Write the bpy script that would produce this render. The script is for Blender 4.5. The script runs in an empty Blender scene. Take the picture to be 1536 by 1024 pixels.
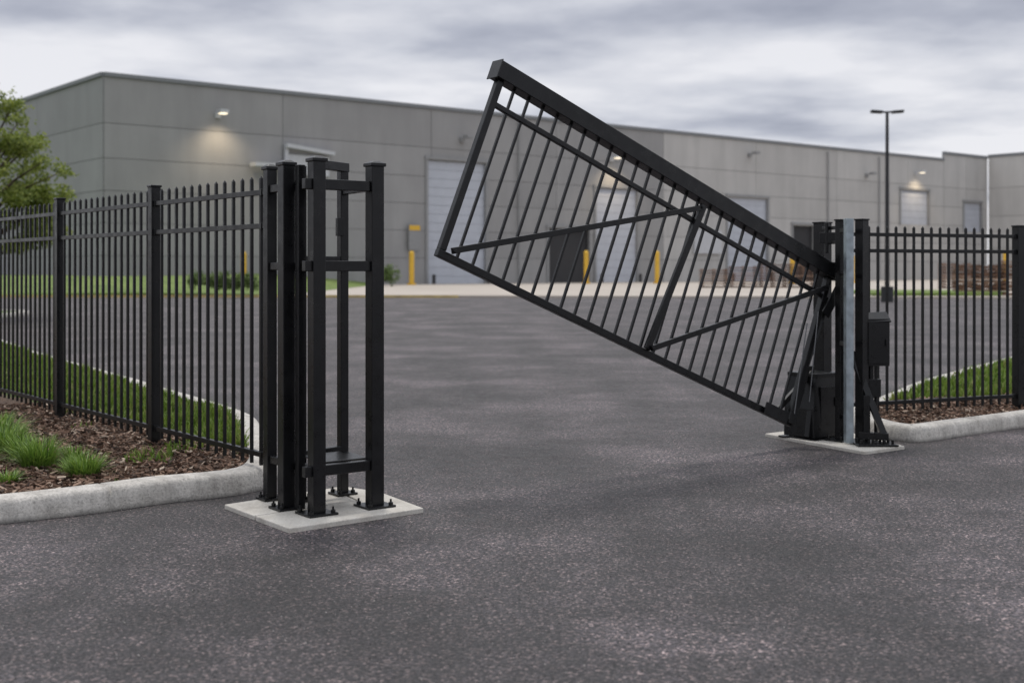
import bpy, bmesh, math, random
from mathutils import Vector, Matrix, noise as mnoise
random.seed(7)
R=random.random
def U(a,b): return a+(b-a)*random.random()
scene=bpy.context.scene
scene.view_settings.view_transform='Standard'
try: scene.view_settings.look='None'
except: pass
scene.view_settings.exposure=0

# ------------------------------------------------------------ materials
def newmat(name):
    m=bpy.data.materials.new(name); m.use_nodes=True
    nt=m.node_tree; b=nt.nodes['Principled BSDF']
    return m,nt,b
def N(nt,t,**kw):
    n=nt.nodes.new(t)
    for k,v in kw.items():
        if k.startswith('i_'):
            key=k[2:]
            n.inputs[int(key) if key.isdigit() else key].default_value=v
        else: setattr(n,k,v)
    return n
def L(nt,a,b): nt.links.new(a,b)
def ramp(nt,fac,stops):
    r=nt.nodes.new('ShaderNodeValToRGB')
    e=r.color_ramp.elements
    while len(e)<len(stops): e.new(.5)
    for i,(p,c) in enumerate(stops):
        e[i].position=p; e[i].color=(c[0],c[1],c[2],1) if hasattr(c,'__len__') else (c,c,c,1)
    L(nt,fac,r.inputs[0]); return r.outputs[0]
def mixc(nt,fac,a,b,mode='MIX'):
    m=N(nt,'ShaderNodeMix',data_type='RGBA',blend_type=mode)
    for s,v in ((m.inputs[0],fac),(m.inputs[6],a),(m.inputs[7],b)):
        if hasattr(v,'links') or hasattr(v,'node'): L(nt,v,s)
        elif hasattr(v,'__len__'): s.default_value=(v[0],v[1],v[2],1)
        else: s.default_value=v
    return m.outputs[2]
def mth(nt,op,a,b=0.0):
    m=N(nt,'ShaderNodeMath',operation=op)
    for i,v in enumerate((a,b)):
        if hasattr(v,'node'): L(nt,v,m.inputs[i])
        else: m.inputs[i].default_value=v
    return m.outputs[0]
def noise(nt,vec,scale,detail=4,rough=.55):
    n=N(nt,'ShaderNodeTexNoise'); n.inputs['Scale'].default_value=scale
    n.inputs['Detail'].default_value=detail; n.inputs['Roughness'].default_value=rough
    L(nt,vec,n.inputs['Vector']); return n.outputs['Fac']
def objco(nt,scale=None,rot=0):
    t=N(nt,'ShaderNodeTexCoord')
    if scale is None: return t.outputs['Object']
    m=N(nt,'ShaderNodeMapping'); m.inputs['Scale'].default_value=scale; m.inputs['Rotation'].default_value=(0,0,rot)
    L(nt,t.outputs['Object'],m.inputs[0]); return m.outputs[0]
def bump(nt,b,h,strength=.3,dist=.01):
    n=N(nt,'ShaderNodeBump'); n.inputs['Strength'].default_value=strength
    n.inputs['Distance'].default_value=dist
    L(nt,h,n.inputs['Height']); L(nt,n.outputs[0],b.inputs['Normal'])

def simple(name,col,rough=.6,metal=0,var=.15,scale=6,bumpd=0):
    m,nt,b=newmat(name); co=objco(nt)
    f=noise(nt,co,scale,4)
    c=ramp(nt,f,[(.25,[x*(1-var) for x in col]),(.75,[x*(1+var) for x in col])])
    L(nt,c,b.inputs['Base Color']); b.inputs['Roughness'].default_value=rough
    b.inputs['Metallic'].default_value=metal
    if bumpd: bump(nt,b,noise(nt,co,scale*12,3),.4,bumpd)
    return m

def mat_asphalt():
    m,nt,b=newmat('asphalt'); co=objco(nt)
    big=noise(nt,co,.55,5,.62)
    c1=ramp(nt,big,[(.36,(.027,.024,.026)),(.5,(.050,.045,.049)),(.62,(.092,.082,.090))])
    st=noise(nt,objco(nt,(1.5,.22,1),math.radians(-28)),.8,4,.6)
    c1=mixc(nt,.8,c1,ramp(nt,st,[(.36,.6),(.5,.95),(.64,1.2)]),'MULTIPLY')
    st2=noise(nt,objco(nt,(.18,1.2,1),math.radians(8)),1.1,4,.6)
    c1=mixc(nt,.6,c1,ramp(nt,st2,[(.4,.7),(.6,1.15)]),'MULTIPLY')
    v=N(nt,'ShaderNodeTexVoronoi'); v.inputs['Scale'].default_value=88; L(nt,co,v.inputs['Vector'])
    sc=N(nt,'ShaderNodeSeparateXYZ'); L(nt,v.outputs['Color'],sc.inputs[0])
    stone=ramp(nt,sc.outputs[0],[(.0,(.25,.25,.26)),(.45,(.7,.68,.70)),(.75,(1.25,1.18,1.17)),(.9,(2.4,2.1,1.9)),(1,(5.0,4.3,3.8))])
    fine=noise(nt,co,48,2,.7)
    mid=noise(nt,co,7,4,.75)
    c2=mixc(nt,.95,c1,stone,'MULTIPLY')
    c3=mixc(nt,.9,c2,ramp(nt,fine,[(.36,.25),(.5,.9),(.64,1.7)]),'MULTIPLY')
    c4=mixc(nt,.85,c3,ramp(nt,mid,[(.32,.5),(.68,1.4)]),'MULTIPLY')
    L(nt,c4,b.inputs['Base Color'])
    L(nt,ramp(nt,mid,[(.3,.5),(.7,.76)]),b.inputs['Roughness'])
    h=mth(nt,'ADD',mth(nt,'MULTIPLY',v.outputs['Distance'],-.8),fine)
    bump(nt,b,h,1.0,.010)
    return m
def mat_black():
    m,nt,b=newmat('black_powder_coat'); co=objco(nt)
    f=noise(nt,co,5,4,.65)
    L(nt,ramp(nt,f,[(.3,(.004,.004,.0045)),(.75,(.010,.010,.011))]),b.inputs['Base Color'])
    L(nt,ramp(nt,noise(nt,co,14,3),[(.3,.24),(.7,.4)]),b.inputs['Roughness'])
    b.inputs['Specular IOR Level'].default_value=.36
    bump(nt,b,noise(nt,co,350,1),.18,.001)
    return m
def mat_kerb():
    m,nt,b=newmat('kerb_concrete'); co=objco(nt)
    f=noise(nt,co,3,5,.7)
    c=ramp(nt,f,[(.28,(.41,.38,.345)),(.5,(.57,.54,.495)),(.75,(.64,.61,.57))])
    s=noise(nt,co,60,3,.75)
    c=mixc(nt,.7,c,ramp(nt,s,[(.32,.45),(.5,.95),(.6,1.05)]),'MULTIPLY')
    st=noise(nt,objco(nt,(4,4,.8)),3,4,.7)
    c=mixc(nt,.6,c,ramp(nt,st,[(.35,.55),(.6,1.05)]),'MULTIPLY')
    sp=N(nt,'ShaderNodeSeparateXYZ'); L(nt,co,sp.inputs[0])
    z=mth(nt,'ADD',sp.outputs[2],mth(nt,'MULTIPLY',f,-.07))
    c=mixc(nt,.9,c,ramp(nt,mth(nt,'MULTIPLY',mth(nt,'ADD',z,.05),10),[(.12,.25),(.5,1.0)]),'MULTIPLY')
    L(nt,c,b.inputs['Base Color']); b.inputs['Roughness'].default_value=.9
    bump(nt,b,mth(nt,'ADD',s,f),.7,.01); return m
def mat_concrete(name,a,bb,scale=.25,island=True,stain=True):
    m,nt,b=newmat(name); co=objco(nt)
    f=noise(nt,co,scale,5,.6)
    c=ramp(nt,f,[(.25,a),(.75,bb)])
    if stain:
        s=noise(nt,objco(nt,(.5,.5,.06)),1.2,4,.6)
        c=mixc(nt,.45,c,ramp(nt,s,[(.3,.78),(.65,1.05)]),'MULTIPLY')
    if island:
        g=N(nt,'ShaderNodeNewGeometry')
        c=mixc(nt,.8,c,ramp(nt,g.outputs['Random Per Island'],[(0,.92),(1,1.05)]),'MULTIPLY')
    L(nt,c,b.inputs['Base Color']); b.inputs['Roughness'].default_value=.85
    return m
def mat_pad():
    m,nt,b=newmat('pad_concrete'); co=objco(nt)
    f=noise(nt,co,5,5,.7); s=noise(nt,co,90,2,.7)
    c=ramp(nt,f,[(.3,(.40,.37,.33)),(.5,(.54,.51,.46)),(.75,(.60,.575,.53))])
    c=mixc(nt,.5,c,ramp(nt,s,[(.32,.6),(.55,1.0)]),'MULTIPLY')
    L(nt,c,b.inputs['Base Color']); b.inputs['Roughness'].default_value=.85
    bump(nt,b,s,.4,.003); return m
def mat_island(name,stops,rough=.6,trans=0):
    m,nt,b=newmat(name); g=N(nt,'ShaderNodeNewGeometry')
    c=ramp(nt,g.outputs['Random Per Island'],stops)
    L(nt,c,b.inputs['Base Color']); b.inputs['Roughness'].default_value=rough
    if trans:
        t=N(nt,'ShaderNodeBsdfTranslucent'); L(nt,c,t.inputs[0])
        mx=N(nt,'ShaderNodeMixShader'); mx.inputs[0].default_value=trans
        L(nt,b.outputs[0],mx.inputs[1]); L(nt,t.outputs[0],mx.inputs[2])
        L(nt,mx.outputs[0],nt.nodes['Material Output'].inputs[0])
    return m
def mat_bed(name,p,n,off):
    m,nt,b=newmat(name); co=objco(nt)
    vm=N(nt,'ShaderNodeVectorMath',operation='SUBTRACT'); L(nt,co,vm.inputs[0]); vm.inputs[1].default_value=(p[0],p[1],0)
    vd=N(nt,'ShaderNodeVectorMath',operation='DOT_PRODUCT'); L(nt,vm.outputs[0],vd.inputs[0]); vd.inputs[1].default_value=(n[0],n[1],0)
    d=mth(nt,'ADD',vd.outputs['Value'],mth(nt,'MULTIPLY',noise(nt,co,3,4),.5))
    fac=ramp(nt,mth(nt,'SUBTRACT',d,off+.25-.5),[(.45,0),(.55,1)])
    v=N(nt,'ShaderNodeTexVoronoi'); v.inputs['Scale'].default_value=35; L(nt,co,v.inputs['Vector'])
    mul=ramp(nt,v.outputs['Color'],[(.1,(.026,.015,.009)),(.6,(.095,.055,.034)),(.95,(.22,.14,.09))])
    gr=ramp(nt,noise(nt,co,12,4,.7),[(.3,(.04,.07,.012)),(.7,(.11,.18,.035))])
    L(nt,mixc(nt,fac,mul,gr),b.inputs['Base Color']); b.inputs['Roughness'].default_value=.9
    bump(nt,b,mth(nt,'ADD',v.outputs['Distance'],noise(nt,co,20,4,.7)),.8,.03)
    return m
def mat_turf():
    m,nt,b=newmat('grass_turf'); co=objco(nt)
    c=ramp(nt,noise(nt,co,.6,6,.7),[(.3,(.07,.11,.02)),(.55,(.14,.20,.04)),(.75,(.21,.23,.07))])
    L(nt,c,b.inputs['Base Color']); b.inputs['Roughness'].default_value=.9
    bump(nt,b,noise(nt,co,9,4,.8),.6,.1); return m

ASPH=mat_asphalt(); BLACK=mat_black(); KERB=mat_kerb()
GALV=simple('galvanized_steel',(.36,.41,.44),.42,.8,.3,12)
PAD=mat_pad()
PANEL=mat_concrete('grey_wall_panel',(.285,.282,.282),(.325,.322,.32))
PANEL_HAZE=mat_concrete('hazed_wall_panel',(.43,.422,.41),(.49,.48,.465))  # far walls: atmospheric haze painted in as a paler panel colour
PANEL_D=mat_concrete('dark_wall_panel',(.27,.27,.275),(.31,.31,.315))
PANEL_L=mat_concrete('light_wall_panel',(.50,.485,.465),(.56,.545,.52))
JOINT=simple('joint_sealant',(.19,.19,.19),.9)
COPE=simple('roof_coping',(.19,.20,.21),.6)
APRON=mat_concrete('apron_concrete',(.36,.315,.27),(.47,.42,.365),.12,False,False)
DOORM=simple('roller_door',(.45,.475,.53),.5,0,.06,1)
FRAME=simple('door_frame',(.26,.262,.265),.6)
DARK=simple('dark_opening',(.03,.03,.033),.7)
YEL=simple('yellow_paint',(.70,.42,.04),.5)
WHITE=simple('fixture_white',(.5,.51,.53),.5)
TURF=mat_turf()
BLADE=mat_island('grass_blades',[(0,(.07,.12,.015)),(.5,(.15,.24,.03)),(.85,(.22,.30,.055)),(1,(.33,.30,.12))],.55,.3)
TUFT=mat_island('tuft_blades',[(0,(.06,.12,.02)),(.5,(.16,.28,.04)),(1,(.27,.38,.07))],.5,.3)
LEAF=mat_island('leaves',[(0,(.09,.13,.02)),(.5,(.21,.27,.04)),(1,(.36,.40,.09))],.55,.4)
HEDGEM=mat_island('hedge_leaves',[(0,(.04,.075,.014)),(.6,(.10,.16,.03)),(1,(.16,.22,.06))],.6,.2)
BARK=simple('bark',(.09,.065,.045),.9,0,.3,10,.01)
CHIP=mat_island('mulch_chips',[(0,(.03,.017,.011)),(.5,(.12,.066,.04)),(.85,(.26,.16,.11)),(1,(.50,.41,.32))],.85)
WOOD=mat_island('lumber',[(0,(.07,.035,.02)),(.6,(.17,.088,.052)),(1,(.30,.19,.13))],.8)
POLE=simple('pole_paint',(.02,.02,.022),.5)
GRIT=mat_island('road_grit',[(0,(.03,.028,.03)),(.6,(.14,.13,.13)),(1,(.5,.46,.43))],.8)
CABLE=simple('steel_cable',(.12,.12,.125),.4,.8)
em,ent,eb=newmat('lamp_lens'); eb.inputs['Emission Color'].default_value=(1,.85,.6,1); eb.inputs['Emission Strength'].default_value=1.6
LENS=em

# ------------------------------------------------------------ mesh helpers
def obj_from(bm,name,mats,parent=None,bevel=0,smooth=False):
    me=bpy.data.meshes.new(name); bmesh.ops.recalc_face_normals(bm,faces=bm.faces[:])
    bm.to_mesh(me); bm.free()
    for mm in (mats if isinstance(mats,(list,tuple)) else [mats]): me.materials.append(mm)
    o=bpy.data.objects.new(name,me); scene.collection.objects.link(o)
    if parent: o.parent=parent
    if bevel:
        md=o.modifiers.new('bevel','BEVEL'); md.width=bevel; md.segments=2; md.limit_method='ANGLE'
    if smooth:
        for p in me.polygons: p.use_smooth=True
    return o
def empty(name,loc=(0,0,0)):
    e=bpy.data.objects.new(name,None); scene.collection.objects.link(e); e.empty_display_size=.2
    return e
def bar(bm,p,q,a,b,n=(0,0,1),mi=0):
    p=Vector(p); q=Vector(q); d=(q-p).normalized(); n=Vector(n)
    n=(n-d*n.dot(d))
    if n.length<1e-5: n=Vector((1,0,0)) if abs(d.x)<.9 else Vector((0,1,0)); n=(n-d*n.dot(d))
    n.normalize(); s=d.cross(n)
    vs=[]
    for e in (p,q):
        for i,j in ((-1,-1),(1,-1),(1,1),(-1,1)):
            vs.append(bm.verts.new(e+n*(i*a/2)+s*(j*b/2)))
    F=[(0,1,2,3),(7,6,5,4),(0,4,5,1),(1,5,6,2),(2,6,7,3),(3,7,4,0)]
    for f in F:
        fc=bm.faces.new([vs[k] for k in f]); fc.material_index=mi
def cyl(bm,p,q,r0,r1=None,seg=12,mi=0):
    if r1 is None: r1=r0
    p=Vector(p); q=Vector(q); d=(q-p).normalized()
    n=d.orthogonal().normalized(); s=d.cross(n)
    A=[];B=[]
    for i in range(seg):
        t=2*math.pi*i/seg; o=n*math.cos(t)+s*math.sin(t)
        A.append(bm.verts.new(p+o*r0)); B.append(bm.verts.new(q+o*r1))
    for i in range(seg):
        j=(i+1)%seg; f=bm.faces.new((A[i],A[j],B[j],B[i])); f.material_index=mi
    f=bm.faces.new(A[::-1]); f.material_index=mi
    f=bm.faces.new(B); f.material_index=mi
def catmull(pts,n=6):
    out=[]; m=len(pts)
    for i in range(m):
        p0,p1,p2,p3=[Vector(pts[(i+k)%m]) for k in (-1,0,1,2)]
        for j in range(n):
            t=j/n
            out.append(.5*((2*p1)+(-p0+p2)*t+(2*p0-5*p1+4*p2-p3)*t*t+(-p0+3*p1-3*p2+p3)*t**3))
    return out
def offset(pts,d):
    m=len(pts); area=sum(pts[i].x*pts[(i+1)%m].y-pts[(i+1)%m].x*pts[i].y for i in range(m))
    sg=1 if area>0 else -1; out=[]
    for i in range(m):
        t=(pts[(i+1)%m]-pts[i-1]).normalized()
        out.append(pts[i]+Vector((-t.y,t.x))*d*sg)
    return out
def inpoly(x,y,P):
    c=False; j=len(P)-1
    for i in range(len(P)):
        if (P[i].y>y)!=(P[j].y>y) and x<(P[j].x-P[i].x)*(y-P[i].y)/(P[j].y-P[i].y)+P[i].x: c=not c
        j=i
    return c
def kerb_island(name,bedname,outline,bedmat,w=.2,h=.14):
    o=catmull([Vector(p) for p in outline])
    dense=[]
    m=len(o)
    for i in range(m):
        a,b=o[i],o[(i+1)%m]; seg=(b-a).length; k=max(1,min(12,int(seg/.12)))
        for j in range(k): dense.append(a.lerp(b,j/k))
    prof=[(0,-.02),(.006,h*.45),(.018,h-.03),(.032,h-.01),(.055,h),(w-.02,h+.003),(w,h-.008),(w,0)]
    m=len(dense); joint=[False]*m; acc=0
    for i in range(m):
        acc+=(dense[i]-dense[i-1]).length
        if acc>2.1: joint[i]=True; acc=0
    rings=[offset(dense,d) for d,_ in prof]
    bm=bmesh.new(); V=[]
    pts=[]
    for i in range(m):
        if joint[i]: pts+= [(i,-.011,0.0),(i,-.004,.03),(i,.004,.03),(i,.011,0.0)]
        else: pts.append((i,0,0.0))
    for k,(r,(d,z)) in enumerate(zip(rings,prof)):
        row=[]
        for i,sh,dep in pts:
            t=(r[(i+1)%m]-r[i-1]).normalized(); q=r[i]+t*sh
            dd=dep if 1<k<len(prof)-1 else 0
            row.append(bm.verts.new((q.x,q.y,z-dd+(0.008*mnoise.noise(Vector((q.x*.8,q.y*.8,0)))+.003*mnoise.noise(Vector((q.x*9,q.y*9,z*20))) if z>.05 else 0))))
        V.append(row)
    M=len(pts)
    for k in range(len(prof)-1):
        for i in range(M):
            j=(i+1)%M; bm.faces.new((V[k][i],V[k][j],V[k+1][j],V[k+1][i]))
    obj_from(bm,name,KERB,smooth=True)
    inner=offset(o,w-.01)
    bm=bmesh.new(); f=bm.faces.new([bm.verts.new((p.x,p.y,.10)) for p in inner])
    bmesh.ops.triangulate(bm,faces=[f])
    obj_from(bm,bedname,bedmat)
    return o,inner

# ------------------------------------------------------------ ground
bm=bmesh.new(); S=900
bm.faces.new([bm.verts.new(p) for p in ((-S,-S,0),(S,-S,0),(S,S,0),(-S,S,0))])
obj_from(bm,'asphalt_ground',ASPH)

LP=Vector((-2.97,10.24)); LD=Vector((-.627,.779)); LN=Vector((.779,.627))
RP=Vector((3.35,12.08)); RD=Vector((.92,.392)).normalized(); RN=Vector((-RD.y,RD.x))
lo,li=kerb_island('kerb','planting_bed',[(-14,2.2),(-9,4.2),(-6,5.62),(-4.2,6.78),(-3.13,7.52),(-2.64,7.88),(-2.28,8.22),(-1.98,8.42),(-1.76,8.72),(-1.76,9.3),(-1.95,10.1),(-2.2,11),(-2.65,12.3),(-3.9,14.4),(-5.3,16.7),(-8.4,21.7),(-12,28),(-15.5,34),(-16.3,39),(-18,44),(-30,46),(-45,40),(-45,4),(-28,0)],
    mat_bed('mulch_bed',LP,LN,.35),.22,.15)
ro,ri=kerb_island('kerb','planting_bed',[(3.34,12.0),(3.36,11.5),(3.5,11.17),(3.72,11.12),(4.2,11.5),(5.06,12.15),(6.5,13.2),(9,14.9),(14,18),(30,27),(36,36),(25,38),(14,29),(8,20.0),(5.5,16.3),(4.2,14),(3.55,12.9)],
    mat_bed('mulch_bed_b',RP,RN,.9),.2,.14)

def blades(name,P,fn,N_,bb,h0,h1,mat,z0=.1,w=.006):
    me_v=[];me_f=[]
    c=0;tries=0
    while c<N_ and tries<N_*12:
        tries+=1
        y=bb[2]+(bb[3]-bb[2])*(R()**1.5); x=U(bb[0],bb[1])
        if not fn(x,y): continue
        if not inpoly(x,y,P): continue
        dens=mnoise.noise(Vector((x*1.6,y*1.6,3)))
        if R()>.75+dens: continue
        c+=1
        a=U(0,6.283); h=U(h0,h1)*(1+.5*dens); l=U(.1,.7)*h; b=U(0,6.283)
        wx,wy=math.cos(a)*w*(1+y*.06),math.sin(a)*w*(1+y*.06); lx,ly=math.cos(b)*l,math.sin(b)*l
        i=len(me_v)
        me_v+= [(x-wx,y-wy,z0),(x+wx,y+wy,z0),(x+lx*.35+wx*.7,y+ly*.35+wy*.7,z0+h*.6),(x+lx*.35-wx*.7,y+ly*.35-wy*.7,z0+h*.6),(x+lx,y+ly,z0+h)]
        me_f+= [(i,i+1,i+2,i+3),(i+3,i+2,i+4)]
    me=bpy.data.meshes.new(name); me.from_pydata(me_v,[],me_f); me.materials.append(mat)
    o=bpy.data.objects.new(name,me); scene.collection.objects.link(o); return o
def dl(x,y): return (Vector((x,y))-LP).dot(LN)
def dr(x,y): return (Vector((x,y))-RP).dot(RN)
blades('lawn_grass',li,lambda x,y: dl(x,y)>.35+.25*mnoise.noise(Vector((x*2,y*2,0))),38000,(-10,-1.7,8.5,24),.05,.13,BLADE)
blades('lawn_grass',ri,lambda x,y: dr(x,y)>.9+.3*mnoise.noise(Vector((x*2,y*2,0))),22000,(3.4,14,12.2,24),.05,.13,BLADE)
blades('lawn_grass',li,lambda x,y: dl(x,y)<.3 and mnoise.noise(Vector((x*1.3,y*1.3,9)))>.25,2500,(-7,-2,7,13),.03,.09,BLADE)

def chips(name,P,fn,N_,bb):
    v=[];f=[];c=0
    while c<N_:
        x=U(bb[0],bb[1]); y=U(bb[2],bb[3])
        if not fn(x,y) or not inpoly(x,y,P): continue
        c+=1
        a=U(0,6.283); l=U(.008,.035); w=U(.003,.009); t=U(-.5,.5)
        dx,dy,dz=math.cos(a)*l,math.sin(a)*l,t*l
        nx,ny=-math.sin(a)*w,math.cos(a)*w; z=U(.103,.125)+.03*max(0,mnoise.noise(Vector((x*2.5,y*2.5,0)))); q=U(-.006,.006)
        i=len(v)
        for s in (0,.006):
            v+=[(x-dx-nx,y-dy-ny,z-dz+s-q),(x+dx-nx,y+dy-ny,z+dz+s-q),(x+dx+nx,y+dy+ny,z+dz+s+q),(x-dx+nx,y-dy+ny,z-dz+s+q)]
        f+=[(i+3,i+2,i+1,i),(i+4,i+5,i+6,i+7),(i,i+1,i+5,i+4),(i+1,i+2,i+6,i+5),(i+2,i+3,i+7,i+6),(i+3,i,i+4,i+7)]
    me=bpy.data.meshes.new(name); me.from_pydata(v,[],f); me.materials.append(CHIP)
    o=bpy.data.objects.new(name,me); scene.collection.objects.link(o)
chips('bark_mulch',li,lambda x,y: dl(x,y)<.55,18000,(-6,-1.7,7,13.2))
chips('bark_mulch',ri,lambda x,y: dr(x,y)<1.1,6000,(3.4,7.5,11.3,15.2))

def tuft(x,y,r,h,n,z0=.1):
    v=[];f=[]
    for k in range(n):
        a=U(0,6.283); rr=r*.45*math.sqrt(R()); bx,by=x+math.cos(a)*rr,y+math.sin(a)*rr
        out=U(.2,1)*r*U(.6,1.25); hh=h*U(.35,1.1)*(1-.3*min(1,(out/r))**2); a+=U(-.9,.9)
        dx,dy=math.cos(a),math.sin(a); w=U(.003,.006); px,py=-dy*w,dx*w
        i=len(v); S_=5
        for s in range(S_):
            t=s/(S_-1); ww=(1-t)**.6
            X=bx+dx*out*t**1.4; Y=by+dy*out*t**1.4; Z=z0+hh*(1.5*t-.55*t*t)
            v+=[(X-px*ww,Y-py*ww,Z),(X+px*ww,Y+py*ww,Z)]
        for s in range(S_-1):
            j=i+s*2; f.append((j,j+1,j+3,j+2))
    me=bpy.data.meshes.new('ornamental_grass'); me.from_pydata(v,[],f); me.materials.append(TUFT)
    o=bpy.data.objects.new('ornamental_grass',me); scene.collection.objects.link(o)
for (x,y,r,h,n) in [(-2.98,8.62,.19,.2,420),(-3.12,8.75,.12,.14,160),(-3.45,9.0,.24,.26,560),(-3.25,9.15,.15,.17,220),(-4.0,9.75,.26,.27,500),(-3.72,9.4,.2,.22,350),(-4.35,10.4,.3,.28,600),(-3.42,8.35,.13,.12,180),(-3.75,8.2,.16,.14,200),(-5.0,9.6,.3,.3,500),(-3.9,9.0,.2,.2,300)]:
    tuft(x,y,r,h,n)

# ------------------------------------------------------------ fences
def fence(name,P,D,length,zt,rails,zb,spacing,posts,postw,postbase,posttop):
    e=empty(name)
    n=Vector((-D.y,D.x,0)); at=lambda s,z:(P.x+D.x*s,P.y+D.y*s,z)
    bm=bmesh.new()
    s=spacing*.6
    while s<length:
        if all(abs(s-p)>postw*.75 for p in posts):
            bar(bm,at(s,zb),at(s,zt-.02),.021,.021,n)
            v=[bm.verts.new(Vector(at(s,zt-.02))+n*(i*.0105)+Vector((D.x,D.y,0))*(j*.0105)) for i,j in((-1,-1),(1,-1),(1,1),(-1,1))]
            t=bm.verts.new(at(s,zt))
            for k in range(4): bm.faces.new((v[k],v[(k+1)%4],t))
        s+=spacing
    obj_from(bm,'pickets',BLACK,e)
    bm=bmesh.new()
    edges=sorted([0]+[p for p in posts if 0<p<length]+[length])
    for a,b in zip(edges[:-1],edges[1:]):
        for z in rails:
            bar(bm,at(a+(postw/2 if a in posts else 0),z),at(b-postw/2,z),.036,.036,(0,0,1))
            for q in (a+postw/2+.012,b-postw/2-.012): bar(bm,at(q-.012,z),at(q+.012,z),.048,.048,(0,0,1))
    obj_from(bm,'rails',BLACK,e,.002)
    bm=bmesh.new()
    for p in posts:
        bar(bm,at(p,postbase-.05),at(p,posttop),postw,postw,n)
        bar(bm,at(p,posttop+.0005),at(p,posttop+.018),postw+.012,postw+.012,n)
        bar(bm,at(p,postbase),at(p,postbase+.012),postw*2,postw*2,n)
    obj_from(bm,'posts',BLACK,e,.004)
    return e
S0=LP-LD*1.98
fence('metal_picket_fence',S0,LD,18.1,2.22,[2.10,1.862,.243],.165,.145,[1.98,1.98+2.3,1.98+4.6,1.98+6.9,1.98+9.2,1.98+11.5,1.98+13.8,18.08],.082,.11,2.235)
fence('metal_picket_fence',RP,RD,12.6,1.99,[1.90,1.74,.235],.155,.112,[2.12,4.5,6.9,9.3,12.5],.09,.11,2.0)

# ------------------------------------------------------------ gate
GO=Vector((2.66,11.0)); GD=Vector((-.8165,-.5773)); GNn=Vector((-GD.y,GD.x,0))
if GNn.y>0: GNn=-GNn
th=math.radians(22); o_s,o_z=.262,.17
def G(e1,e2,off=0):
    s=o_s+e1*math.cos(th)-e2*math.sin(th); z=o_z+e1*math.sin(th)+e2*math.cos(th)
    return Vector((GO.x+GD.x*s,GO.y+GD.y*s,z))+GNn*off
gate=empty('vertical_pivot_gate'); GL,GH=3.95,1.53
up=G(0,1)-G(0,0)
bm=bmesh.new()
bar(bm,G(-.04,GH-.065),G(GL+.03,GH-.065),.13,.125,up)
bar(bm,G(GL+.031,GH-.067),G(GL+.04,GH-.067),.15,.14,up)
bar(bm,G(0,.03),G(GL,.03),.055,.055,up)
for e in (0.03,GL-.03): bar(bm,G(e,.058),G(e,GH-.131),.055,.055,G(1,0)-G(0,0))
bar(bm,G(.06,1.22),G(GL-.058,1.22),.04,.036,up)
obj_from(bm,'frame',BLACK,gate,.005)
bm=bmesh.new()
bar(bm,G(1.86,.058),G(1.72,GH-.16),.06,.03,G(1,0)-G(0,0)) 
obj_from(bm,'mid_upright',BLACK,gate,.003).location=GNn*.036
bm=bmesh.new()
bar(bm,G(GL-.08,.07),G(1.74,1.34),.045,.022,up)
bar(bm,G(1.84,.07),G(.06,1.30),.045,.022,up)
for a,b in ((GL-.1,.075),(1.76,1.335),(1.83,.075),(.08,1.295)):
    p=G(a,b,.011); cyl(bm,p,p+GNn*.012,.014,seg=6)
obj_from(bm,'diagonal_braces',BLACK,gate,.003).location=GNn*.062
bm=bmesh.new(); n=27
for i in range(1,n):
    e=.03+(GL-.06)*i/n
    bar(bm,G(e,.058),G(e,GH-.131),.019,.019,G(1,0)-G(0,0))
obj_from(bm,'pickets',BLACK,gate)
bm=bmesh.new()
bar(bm,G(.02,1.05,.075),G(-.12,GH+.0,.075),.10,.012,G(1,0)-G(0,0))
bar(bm,G(.05,.02,.05),G(.05,.55,.05),.09,.012,G(1,0)-G(0,0))
bar(bm,G(.12,.05,.055),G(.42,.05,.055),.1,.012,up)
cyl(bm,G(-.05,GH-.07,-.12),G(-.05,GH-.07,.15),.035)
obj_from(bm,'hinge_plates',BLACK,gate,.002)
bm=bmesh.new()
for a,b in ((G(.1,1.05,.06),G(-.02,.25,.12)),(G(.2,.9,.06),G(.1,.1,.1))): cyl(bm,a,b,.005,seg=6)
obj_from(bm,'lift_cables',CABLE,gate)

# ------------------------------------------------------------ receiver frame (left)
A=Vector((.8,.6,0)); B=Vector((-.6,.8,0))
rec=empty('gate_receiver_frame')
posts=[(-1.607,8.19,.070,2.225,.14),(-1.44,7.87,.084,2.225,.17),(-1.392,8.13,.058,2.235,.12),(-1.34,7.80,.05,2.215,.1),(-1.218,7.69,.086,2.235,.2),(-1.150,8.38,.060,2.27,.15),(-.884,7.94,.09,2.225,.2)]
bm=bmesh.new(); bb=bmesh.new(); PZ=.03
for x,y,w,h,pl in posts:
    bar(bm,(x,y,PZ+.012),(x,y,h),w,w,A)
    if w>.061:
        bar(bm,(x,y,h-.012),(x,y,h+.012),w+.02,w+.02,A)
        c=[bm.verts.new(Vector((x,y,h+.012))+A*(i*(w/2+.004))+B*(j*(w/2+.004))) for i,j in((-1,-1),(1,-1),(1,1),(-1,1))]
        t=[bm.verts.new(Vector((x,y,h+.026))+A*(i*w*.28)+B*(j*w*.28)) for i,j in((-1,-1),(1,-1),(1,1),(-1,1))]
        for k in range(4): bm.faces.new((c[k],c[(k+1)%4],t[(k+1)%4],t[k]))
        bm.faces.new(t)
    if w<.055: continue
    bar(bb,(x,y,PZ),(x,y,PZ+.014),pl,pl,A)
    for i in(-1,1):
        for j in(-1,1):
            p=Vector((x,y,PZ+.014))+A*i*(pl/2-.025)+B*j*(pl/2-.025)
            cyl(bb,p,p+Vector((0,0,.018)),.016,seg=6); cyl(bb,p,p+Vector((0,0,.038)),.007,seg=8)
obj_from(bm,'posts',BLACK,rec,.005); obj_from(bb,'base_plates',BLACK,rec,.002)
posts.pop(3)
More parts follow.
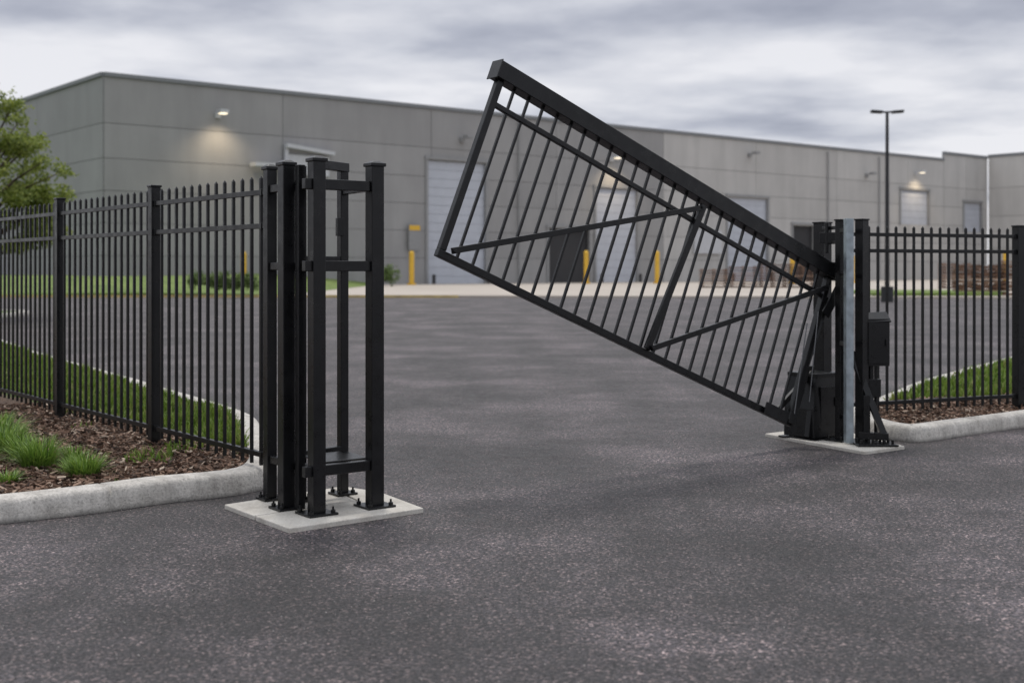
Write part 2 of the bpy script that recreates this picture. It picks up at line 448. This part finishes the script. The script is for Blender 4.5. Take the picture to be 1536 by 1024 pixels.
P=[Vector((p[0],p[1],0)) for p in posts]
bm=bmesh.new()
def zz(p,z): return Vector((p.x,p.y,z))
for z in (2.085,1.575,.30):
    bar(bm,zz(P[3],z)+A*.043,zz(P[5],z)-A*.045,.066,.05,(0,0,1))
    bar(bm,zz(P[3],z)-A*.043,zz(P[3],z)-A*.09,.066,.05,(0,0,1))
    bar(bm,zz(P[3],z)+B*.043,zz(P[0],z)-B*.036,.05,.045,(0,0,1))
    bar(bm,zz(P[5],z)+B*.045,zz(P[4],z)-B*.03,.05,.04,(0,0,1))
bar(bm,zz(P[4],2.245)+A*.03,zz(P[4],2.245)-A*.22-B*.12,.06,.05,(0,0,1))
bar(bm,zz(P[2],1.62),zz(P[4],1.62),.045,.04,(0,0,1))
bar(bm,zz(P[2],.335),zz(P[4],.335),.05,.05,(0,0,1))
c=(P[3]+P[5]+P[4]+P[2])/4
bar(bm,zz(c,.335)-A*.16,zz(c,.335)+A*.14,.008,.36,(0,0,1))
bar(bm,zz(c,.29)-A*.15+B*.02,zz(c,.29)+A*.13+B*.02,.05,.05,(0,0,1))
obj_from(bm,'cross_bars',BLACK,rec,.004)
bm=bmesh.new()
for z in (2.02,1.66):
    p=zz(P[3],z)+A*.045+B*.03; bar(bm,p,p+A*.03,.05,.012,(0,0,1)); cyl(bm,p+A*.02-B*.007,p+A*.02-B*.015,.01,seg=6)
p=zz(P[4],1.78)-A*.05-B*.05; bar(bm,p,p+Vector((0,0,.12)),.05,.03,A)
obj_from(bm,'catch_brackets',BLACK,rec,.002)
def pad(name,pts,z,parent=None):
    bm=bmesh.new(); b=[bm.verts.new((x,y,.0)) for x,y in pts]; t=[bm.verts.new((x,y,z)) for x,y in pts]
    bm.faces.new(t); k=len(pts)
    for i in range(k): bm.faces.new((b[i],b[(i+1)%k],t[(i+1)%k],t[i]))
    return obj_from(bm,name,PAD,parent,.006)
pd=empty('concrete_pad')
pad('slab',[(-1.87,8.02),(-1.60,7.655),(-1.03,8.16),(-1.27,8.62)],.028,pd)
pad('slab_2',[(-1.588,7.637),(-1.315,7.27),(-.565,7.89),(-.90,8.46),(-1.20,8.70),(-1.256,8.628),(-1.014,8.155)],.030,pd)

# ------------------------------------------------------------ operator side (right)
opx=empty('gate_operator')
pad2=empty('concrete_pad')
pad('slab',[(2.36,11.5),(2.96,10.36),(3.40,10.68),(3.30,11.25),(3.0,12.0)],.028,pad2)
bm=bmesh.new()
def post(x,y,w,z,pl,wd=None,z0=.028):
    bar(bm,(x,y,z0+.012),(x,y,z),w,wd or w,A); 
    bar(bm,(x,y,z),(x,y,z+.014),w+.014,(wd or w)+.014,A)
    bar(bm,(x,y,z0),(x,y,z0+.014),pl,pl,A)
    for i in(-1,1):
        for j in(-1,1):
            p=Vector((x,y,z0+.014))+A*i*(pl/2-.03)+B*j*(pl/2-.03); cyl(bm,p,p+Vector((0,0,.035)),.013,seg=6)
post(2.93,11.02,.062,1.99,.2)
post(3.10,10.93,.085,1.99,.24)
post(2.90,11.52,.12,1.985,.24)
obj_from(bm,'posts',BLACK,opx,.004)
bm=bmesh.new()
c=Vector((2.945,10.76,0))
bar(bm,zz(c,.04),zz(c,2.0),.008,.062,Vector((0.15,-1,0)))
for s in(-1,1):
    q=c+Vector((s*.03,.03,0)); bar(bm,zz(q,.04),zz(q,2.0),.007,.055,(1,.15,0))
obj_from(bm,'guide_channel',GALV,opx,.0015)
bm=bmesh.new()
for z in (1.93,1.80):
    bar(bm,(2.86,11.28,z),(2.93,11.06,z),.03,.06,(0,0,1))
bar(bm,(2.80,11.2,1.84),(2.97,11.1,1.84),.10,.05,(0,0,1))
cyl(bm,(2.85,11.16,1.70),(2.85,11.16,1.98),.02)
cyl(bm,G(-.05,GH-.07,-.14),(2.97,11.2,1.6),.028)
bar(bm,(2.93,11.0,1.56),(2.80,11.25,1.56),.12,.02,(0,0,1))
for z in (.25,.9,1.5,1.9): bar(bm,(2.93,10.985,z),(2.945,10.795,z),.04,.03,(0,0,1))
bar(bm,(3.02,10.98,.82),(3.27,10.78,.06),.055,.05,(1,0,.3))
bar(bm,(3.05,10.84,.10),(3.28,10.74,.10),.06,.05,(0,0,1))
bar(bm,(2.98,10.72,.040),(3.33,10.72,.040),.014,.22,(0,0,1))
bar(bm,(3.12,10.85,.03),(3.12,10.85,.45),.06,.02,(1,0,0))
for x in(3.02,3.12,3.22,3.29):
    for y in (10.66,10.79): cyl(bm,(x,y,.045),(x,y,.085),.013,seg=6)
bar(bm,(2.62,11.05,.62),(2.86,11.15,1.30),.04,.03,(1,0,0))
bar(bm,G(.15,.1,-.06),(2.72,11.2,.62),.05,.03,(0,0,1))
obj_from(bm,'brackets_and_brace',BLACK,opx,.003)
bm=bmesh.new()
O=Vector((2.75,11.28,0)); hx,hy=.19,.17
def hb(z,sx0,sx1,sy): return [bm.verts.new(O+A*a+B*b+Vector((0,0,z))) for a,b in((-hx*sx0,-hy*sy),(hx*sx1,-hy*sy),(hx*sx1,hy),(-hx*sx0,hy))]
rings=[hb(.045,1.05,1,1.05),hb(.30,1.0,1,1.0),hb(.60,.72,1,.9)]
for a,b in zip(rings[:-1],rings[1:]):
    for k in range(4): bm.faces.new((a[k],a[(k+1)%4],b[(k+1)%4],b[k]))
bm.faces.new(rings[0][::-1]); bm.faces.new(rings[-1])
bar(bm,O+Vector((0,0,.602))-A*.15,O+Vector((0,0,.602))+A*.205,.035,.34,(0,0,1))
bar(bm,O+Vector((0,0,.03))-A*.23,O+Vector((0,0,.03))+A*.22,.016,.42,(0,0,1))
p=O-B*.172+A*.02
bar(bm,p+Vector((0,0,.14)),p+Vector((0,0,.5)),.24,.008,A)
bar(bm,p-B*.008+A*.08+Vector((0,0,.32)),p-B*.008+A*.08+Vector((0,0,.40)),.02,.02,A)
cyl(bm,O+Vector((0,0,.62))-A*.05,O+Vector((0,0,.68))-A*.05,.05)
bar(bm,O-A*.2-B*.12+Vector((0,0,.05)),O-A*.10-B*.12+Vector((0,0,.58)),.07,.05,A)
obj_from(bm,'motor_housing',BLACK,opx,.008)
bm=bmesh.new()
q=Vector((3.245,10.98,0))
bar(bm,q+Vector((0,0,.70)),q+Vector((0,0,1.12)),.2,.11,(1,.1,0))
bar(bm,q+Vector((-.0,-.058,.72)),q+Vector((0,-.058,1.10)),.18,.008,(1,.1,0))
bar(bm,q+Vector((0,0,1.121)),q+Vector((0,-.01,1.135)),.22,.14,(1,.1,0))
bar(bm,q+Vector((.07,-.065,.88)),q+Vector((.07,-.065,.94)),.015,.015,(1,0,0))
cyl(bm,q+Vector((.0,.02,.70)),q+Vector((.0,.02,.05)),.016)
cyl(bm,q+Vector((-.05,.02,.70)),q+Vector((-.05,.02,.4)),.03)
bar(bm,q+Vector((-.02,.02,.42)),q+Vector((-.02,.02,.58)),.11,.08,(1,0,0))
obj_from(bm,'control_box',BLACK,opx,.005)

# ------------------------------------------------------------ far ground
bm=bmesh.new()
def slab(bm,pts,z0,z1):
    b=[bm.verts.new((x,y,z0)) for x,y in pts]; t=[bm.verts.new((x,y,z1)) for x,y in pts]
    bm.faces.new(t); k=len(pts)
    for i in range(k): bm.faces.new((b[i],b[(i+1)%k],t[(i+1)%k],t[i]))
slab(bm,[(-13,70),(4,68.5),(26,66),(160,60),(160,300),(-13,300)],0,.12)
obj_from(bm,'concrete_apron',APRON)
bm=bmesh.new()
bar(bm,(-90,67.85,.07),(-13,69.85,.07),.14,.2,(0,0,1)); bar(bm,(-13,69.83,.072),(-3,68.95,.072),.14,.2,(0,0,1))
obj_from(bm,'painted_kerb',simple('faded_yellow_paint',(.45,.34,.14),.7,0,.35,1.5))
bm=bmesh.new(); X=[-160+ i*(147/60) for i in range(61)]; Yv=[68.3+i*1.6 for i in range(36)]
g=[[None]*len(Yv) for _ in X]
for i,x in enumerate(X):
    for j,y in enumerate(Yv):
        ed=min(1,(-13-x)/8)*min(1,j/10)
        g[i][j]=bm.verts.new((x,y+ (0.0 if j else (x+90)*.026-.1),.13+ed*.95+ed*.25*mnoise.noise(Vector((x*.1,y*.1,0)))))
for i in range(len(X)-1):
    for j in range(len(Yv)-1): bm.faces.new((g[i][j],g[i+1][j],g[i+1][j+1],g[i][j+1]))
obj_from(bm,'grass_verge',TURF,smooth=True)
bm=bmesh.new(); slab(bm,[(20,68.5),(27,68.3),(29,72),(28,78),(21,79)],.1,.3); obj_from(bm,'grass_verge',TURF,bevel=.08)

# ------------------------------------------------------------ leaf clouds
def leafcloud(blobs,count,size,name,mat,parent=None):
    v=[];f=[]
    tot=sum(b[3]*b[4]*b[5] for b in blobs)
    for b in blobs:
        for _ in range(int(count*b[3]*b[4]*b[5]/tot)):
            d=Vector((random.gauss(0,1),random.gauss(0,1),random.gauss(0,1))).normalized()*(R()**.45)*U(.8,1.2)
            if mnoise.noise(Vector((b[0]+d.x*b[3]*1.3,b[1]+d.y*b[4]*1.3,b[2]+d.z*b[5]*1.3))*1.4)<-.12: continue
            c=Vector((b[0]+d.x*b[3],b[1]+d.y*b[4],b[2]+d.z*b[5]))
            a=Vector((U(-1,1),U(-1,1),U(-1,1))).normalized(); q=a.orthogonal().normalized()
            s=size*U(.6,1.3); i=len(v)
            v+=[c-a*s,c+q*s*.5,c+a*s,c-q*s*.5]; f.append((i,i+1,i+2,i+3))
    me=bpy.data.meshes.new(name); me.from_pydata([tuple(x) for x in v],[],f); me.materials.append(mat)
    o=bpy.data.objects.new(name,me); scene.collection.objects.link(o); o.parent=parent; return o
tree=empty('deciduous_tree')
bm=bmesh.new(); T=Vector((-17.1,40,.1))
cyl(bm,T,T+Vector((.1,0,1.6)),.2,.15,12); cyl(bm,T+Vector((.1,0,1.6)),T+Vector((.0,.1,4.2)),.15,.09,10); cyl(bm,T+Vector((0,.1,4.2)),T+Vector((.4,0,6.9)),.09,.02,8)
blobs=[]
def limb(dx,dy,h,rr,fl=.6):
    s=T+Vector((.05,.05,h*.72)); e=T+Vector((dx,dy,h))
    mid=(s+e)/2+Vector((0,0,.12)); cyl(bm,s,mid,.055,.035,6); cyl(bm,mid,e,.035,.01,6)
    blobs.append((e.x,e.y,e.z,rr*1.15,rr*1.1,rr*fl))
    e2=(mid+e)/2; blobs.append((e2.x,e2.y,e2.z+.1,rr*.8,rr*.8,rr*.5))
for k in range(34):
    h=U(2.0,6.4); a=U(0,6.283); r=2.6*math.sqrt(max(.05,1-((h-3.3)/3.6)**2))*U(.4,.95)
    limb(math.cos(a)*r,math.sin(a)*r,h,U(.4,.7))
for dx,dy,h,rr in [(.5,-.2,7.3,.45),(.9,0,6.8,.5),(1.2,-.3,6.2,.5),(1.6,-.3,5.5,.5),(2.0,-.4,4.9,.5),(2.7,-.5,4.6,.42),(2.4,-.3,3.9,.5),(2.1,-.5,3.3,.5),(2.5,-.5,2.7,.42),(1.9,-.3,2.4,.5),(1.3,-.6,2.2,.5),(.3,-.4,7.5,.35)]:
    limb(dx,dy,h,rr,.55)
obj_from(bm,'trunk',BARK,tree,smooth=True)
leafcloud(blobs,34000,.065,'crown',LEAF,tree)
hed=[(-18.1+i*.42,70.3+U(-.2,.2),.95+U(-.08,.1),.5,.5,.55) for i in range(9)]
leafcloud(hed,5000,.08,'hedge',HEDGEM)
leafcloud([(-11.3,108,1.2,1.0,1,.9),(-10.6,108,1.2,.8,.8,.9)],2500,.12,'shrub',HEDGEM)

# ------------------------------------------------------------ building
F0=Vector((-35.1,106,0)); FD=Vector((.776,.631,0)); FN=Vector((.631,-.776,0))
bld=empty('warehouse_building')
def subtract(r,holes):
    rs=[r]
    for h in holes:
        out=[]
        for a in rs:
            if h[1]<=a[0] or h[0]>=a[1] or h[3]<=a[2] or h[2]>=a[3]: out.append(a); continue
            if h[0]>a[0]: out.append((a[0],h[0],a[2],a[3]))
            if h[1]<a[1]: out.append((h[1],a[1],a[2],a[3]))
            x0,x1=max(a[0],h[0]),min(a[1],h[1])
            if h[2]>a[2]: out.append((x0,x1,a[2],h[2]))
            if h[3]<a[3]: out.append((x0,x1,h[3],a[3]))
        rs=out
    return rs
def wall(name,O,D,Nn,length,rows,pw,holes,mat,cope_h):
    bm=bmesh.new(); j=.025
    x=0
    while x<length:
        x1=min(x+pw,length)
        for z0,z1 in zip(rows[:-1],rows[1:]):
            for r in subtract((x+j,x1-j,z0+j,z1-j),holes):
                if r[1]-r[0]<.05 or r[3]-r[2]<.05: continue
                m=(r[0]+r[1])/2
                p=O+D*m+Nn*.04; bar(bm,p+Vector((0,0,r[2])),p+Vector((0,0,r[3])),.08,r[1]-r[0],Nn)
        x=x1
    obj_from(bm,name,mat,bld)
    bm=bmesh.new()
    for r in subtract((0,length,0,rows[-1]),holes):
        p=O+D*((r[0]+r[1])/2)-Nn*.12; bar(bm,p+Vector((0,0,r[2])),p+Vector((0,0,r[3])),.24,r[1]-r[0],Nn)
    obj_from(bm,name+'_backing',JOINT,bld)
    bm=bmesh.new(); z=rows[-1]+cope_h/2
    bar(bm,O+Nn*.0+Vector((0,0,z)),O+D*length+Nn*.0+Vector((0,0,z)),cope_h,.5,(0,0,1))
    obj_from(bm,name+'_coping',COPE,bld)
doors=[(33.9,41.5,0,12.9),(50.4,56.6,0,6.2),(57.6,64.3,0,11.0),(80.4,88.3,0,10.8),(93.5,98,0,7.5),(118.5,125.8,8.3,13.3)]
rows=[0,2.8,5.6,8.4,11.2,14.2,18.2]
def sh(hs,o): return [(a-o,b-o,c,d) for a,b,c,d in hs if b>o]
wall('main_facade',F0,FD,FN,68.8,rows,17.2,doors[:3],PANEL,.35)
wall('main_facade_east',F0+FD*68.82,FD,FN,61.18,rows,17.2,sh(doors,68.82),PANEL_HAZE,.35)
wall('side_facade',F0,Vector((-.631,.776,0)),Vector((-.776,-.631,0)),62,rows,17.2,[],PANEL_D,.35)
F1=F0+FD*130.02
wall('end_facade',F1,FD,FN,12.4,[0,2.8,5.6,8.4,11.2,14.2,19.2],6.2,[(5.5,10.5,7.5,12)],PANEL_HAZE,.4)
F2=F0+FD*142.45+FN*.3
wall('wing_facade',F2,Vector((.631,-.776,0)),Vector((-.776,-.631,0)),50,[0,5,10,14.5,19.4],9,[],PANEL_L,.4)
bm=bmesh.new()
def body(pts,z):
    b=[bm.verts.new((p.x,p.y,.02)) for p in pts]; t=[bm.verts.new((p.x,p.y,z)) for p in pts]
    bm.faces.new(t)
    for i in range(len(pts)): bm.faces.new((b[i],b[(i+1)%len(pts)],t[(i+1)%len(pts)],t[i]))
Bk=Vector((-.631,.776,0))
a0=F0+Bk*1.2+FD*.6
body([a0,a0+FD*141,a0+FD*141+Bk*60,a0+Bk*60],17.9)
w0=F2+Vector((.776,.631,0))*.5
body([w0,w0+FN*50,w0+FN*50+FD*40,w0+FD*40],18.9)
obj_from(bm,'roof_body',COPE,bld)
bm=bmesh.new(); fr=bmesh.new(); dk=bmesh.new()
for k,(a,b,z0,z1) in enumerate(doors+[(135.5,140.5,7.5,12)]):
    m=(a+b)/2
    if k in (1,4):
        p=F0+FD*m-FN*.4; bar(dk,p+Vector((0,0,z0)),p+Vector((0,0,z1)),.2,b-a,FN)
    else:
        nsl=int((z1-z0)/.9)
        for i in range(nsl):
            za=z0+(z1-z0)*i/nsl; zb=z0+(z1-z0)*(i+1)/nsl-.03
            p=F0+FD*m-FN*.18; bar(bm,p+Vector((0,0,za)),p+Vector((0,0,zb)),.1,b-a,FN)
        p=F0+FD*m-FN*.36; bar(bm,p+Vector((0,0,z0)),p+Vector((0,0,z1)),.1,b-a,FN)
    for q in (a-.12,b+.12):
        p=F0+FD*q+FN*.16; bar(fr,p+Vector((0,0,max(z0-.1,.1))),p+Vector((0,0,z1+.1)),.12,.3,FN)
    bar(fr,F0+FD*(a-.35)+FN*.17+Vector((0,0,z1+.26)),F0+FD*(b+.35)+FN*.17+Vector((0,0,z1+.26)),.3,.2,(0,0,1))
    if k in (0,2,3):
        for q in (a+.25,b-.25):
            p=F0+FD*q+FN*.9; cyl(dk,p+Vector((0,0,.12)),p+Vector((0,0,1.1)),.18,seg=8)
obj_from(bm,'roller_doors',DOORM,bld); obj_from(fr,'door_frames',FRAME,bld); obj_from(dk,'dark_dock_openings',DARK,bld)
bm=bmesh.new()
def fp(t,z,o=.3): return F0+FD*t+FN*o+Vector((0,0,z))
bar(bm,fp(13.6,11.3,1.0),fp(17.6,11.3,1.0),.35,1.2,(0,0,1))
bar(bm,fp(17.4,8,.4),fp(17.4,13.4,.4),.3,.35,FN)
bar(bm,fp(17.2,13.3,.6),fp(22.4,12.8,.6),.35,.7,(0,0,1))
bar(bm,fp(19.8,10.6,.25),fp(19.8,12.5,.25),4.6,.3,FD)
for a,b in ((74,79),(104,107)):
    bar(bm,fp((a+b)/2,3.6,.3),fp((a+b)/2,6.5,.3),b-a,.3,FD)
obj_from(bm,'wall_canopy',WHITE,bld)
bm=bmesh.new(); 
for t in (46,101,113): cyl(bm,fp(t,.2,.3),fp(t,17.8,.3),.1,seg=8)
obj_from(bm,'downpipes',FRAME,bld)
for t,z,lit in [(10.5,15.4,1),(38.3,15.0,0),(60,14.2,1),(84.6,16.1,0),(110,14.7,0),(122.3,15.6,1)]:
    e=empty('wall_lamp')
    bm=bmesh.new()
    bar(bm,fp(t,z,.22),fp(t,z+.5,.22),.24,.5,FN)
    cyl(bm,fp(t,z+.3,.3),fp(t,z+.55,1.2),.06)
    bar(bm,fp(t-.4,z+.5,1.25),fp(t+.4,z+.5,1.25),.3,.8,(0,0,1))
    obj_from(bm,'housing',WHITE if lit else FRAME,e)
    if lit:
        bm=bmesh.new(); bar(bm,fp(t-.3,z+.3,1.25),fp(t+.3,z+.3,1.25),.08,.6,(0,0,1)); obj_from(bm,'lens',LENS,e)
        ld=bpy.data.lights.new('wall_lamp_light','SPOT'); ld.energy=900; ld.color=(1,.8,.54); ld.spot_size=math.radians(125); ld.spot_blend=1; ld.shadow_soft_size=.3
        lo_=bpy.data.objects.new('bulb',ld); scene.collection.objects.link(lo_); lo_.parent=e
        lo_.location=fp(t,z+.1,2.2); d=(fp(t,z-6,.3)-fp(t,z+.1,1.5)); lo_.rotation_euler=d.to_track_quat('-Z','Y').to_euler()
for x,y,h in [(-9.6,118,3.2),(-34.5,108.5,3.0),(7.7,128,3.4),(15.3,130,3.4),(-23.6,108.5,3.0),(30,132,3.0),(38,136,3.0),(56,140,3.6)]:
    bm=bmesh.new(); cyl(bm,(x,y,.12),(x,y,.3),.42,.42,16); cyl(bm,(x,y,.3),(x,y,h),.25,.25,16); cyl(bm,(x,y,h),(x,y,h+.18),.25,.12,16)
    obj_from(bm,'safety_bollard',YEL,smooth=False)
for t in (32.0,):
    bm=bmesh.new(); p=fp(t,0,.5)
    bar(bm,p+Vector((0,0,3.6)),p+Vector((0,0,6.2)),1.4,.1,FD,1)
    bar(bm,p+Vector((0,0,.12)),p+Vector((0,0,3.6)),.15,.15,FD,1)
    bar(bm,p+FN*.06+Vector((0,0,5.6)),p+FN*.06+Vector((0,0,6.1)),1.3,.04,FD,0)
    obj_from(bm,'warning_sign',[YEL,FRAME])
def stack(x,y,w,h,d=1.2,rowh=.22):
    bm=bmesh.new(); xx=x
    while xx<x+w-.5:
        pw=min(2.4,x+w-xx)-.12; z=.14; hh=h*U(.8,1.05)
        while z<hh:
            for k in range(6): bar(bm,(xx,y+k*d/6,z+.05),(xx+pw*U(.96,1),y+k*d/6,z+.05),.09,d/6-.03,(0,0,1))
            for q in (.08,.5,.92): bar(bm,(xx+pw*q,y-.12,z+.14),(xx+pw*q,y+d-.1,z+.14),.075,.12,(0,0,1))
            z+=rowh
        xx+=2.4
    obj_from(bm,'lumber_stack',WOOD)
stack(25.2,69.5,9.6,1.95); stack(15.3,100,9.5,2.0)
stack(33.5,96,8,2.2)
bm=bmesh.new(); sx,sy=18.25,60
cyl(bm,(sx,sy,0),(sx,sy,.75),.3,.3,16); cyl(bm,(sx,sy,.75),(sx,sy,9.2),.12,.075,12)
bar(bm,(sx-.72,sy,9.2),(sx+.72,sy,9.25),.08,.08,(0,0,1))
for s in(-1,1):
    bar(bm,(sx+s*.25,sy,9.22),(sx+s*.78,sy,9.26),.13,.34,(0,0,1))
obj_from(bm,'parking_lot_lamp_post',POLE,bevel=.01)

v=[];f=[]
for _ in range(7000):
    y=3.9+(R()**1.6)*9; x=U(-.5,.5)*y; s=U(.0015,.004)
    if inpoly(x,y,lo) or inpoly(x,y,ro): continue
    i=len(v); v+=[(x-s,y,.001),(x+s*U(.5,1),y-s,.001),(x+s,y+s,.001),(x,y,.001+s*1.3)]
    f+=[(i,i+1,i+3),(i+1,i+2,i+3),(i+2,i,i+3)]
me=bpy.data.meshes.new('road_grit'); me.from_pydata(v,[],f); me.materials.append(GRIT)
scene.collection.objects.link(bpy.data.objects.new('road_grit',me))

# ------------------------------------------------------------ sky
W=bpy.data.worlds.new('World'); scene.world=W; W.use_nodes=True; nt=W.node_tree
bg=nt.nodes['Background']; bg.inputs[1].default_value=.1
sky=N(nt,'ShaderNodeTexSky',sky_type='NISHITA'); sky.sun_disc=False
EL,AZ=math.radians(66),math.radians(-14)
sky.sun_elevation=EL; sky.sun_rotation=AZ
tc=N(nt,'ShaderNodeTexCoord'); sp=N(nt,'ShaderNodeSeparateXYZ'); L(nt,tc.outputs['Generated'],sp.inputs[0])
den=mth(nt,'ADD',mth(nt,'MAXIMUM',sp.outputs[2],0),.09)
cx=mth(nt,'DIVIDE',sp.outputs[0],den); cy=mth(nt,'DIVIDE',sp.outputs[1],den)
cb=N(nt,'ShaderNodeCombineXYZ'); L(nt,cx,cb.inputs[0]); L(nt,cy,cb.inputs[1]); cb.inputs[2].default_value=5.3
n1=noise(nt,cb.outputs[0],1.15,6,.5)
n2=noise(nt,cb.outputs[0],.36,2,.5)
s=mth(nt,'ADD',mth(nt,'MULTIPLY',n1,.6),mth(nt,'MULTIPLY',n2,.4))
s=mth(nt,'SUBTRACT',s,mth(nt,'MULTIPLY',mth(nt,'SUBTRACT',sp.outputs[2],.10),.75))
cl=ramp(nt,s,[(.33,(3.3,3.5,4.3)),(.40,(4.7,4.9,5.7)),(.455,(6.5,6.65,7.3)),(.53,(8.6,8.6,9.0))])
cl=mixc(nt,ramp(nt,sp.outputs[2],[(.24,0),(.40,1)]),cl,(6.6,6.8,7.3))
el=ramp(nt,sp.outputs[2],[(0,1.03),(.2,.97),(.45,1.3),(1,1.9)])
cl2=mixc(nt,1.0,cl,el,'MULTIPLY')
L(nt,mixc(nt,.94,sky.outputs[0],cl2),bg.inputs[0])
sd=bpy.data.lights.new('sun','SUN'); sd.energy=1.5; sd.angle=math.radians(10); sd.color=(1,.95,.88)
so=bpy.data.objects.new('sun',sd); scene.collection.objects.link(so)
dirv=Vector((math.sin(AZ)*math.cos(EL),math.cos(AZ)*math.cos(EL),math.sin(EL)))
so.rotation_euler=(-dirv).to_track_quat('-Z','Y').to_euler()

# ------------------------------------------------------------ camera
cd=bpy.data.cameras.new('camera'); cam=bpy.data.objects.new('camera',cd); scene.collection.objects.link(cam)
cam.location=(0,0,1.55); cam.rotation_euler=(math.radians(90),0,0)
cd.sensor_width=36; cd.lens=1850/1536*36; cd.shift_y=-107/1536; cd.clip_end=3000
cd.dof.use_dof=True; cd.dof.focus_distance=8.6; cd.dof.aperture_fstop=2.0
scene.camera=cam
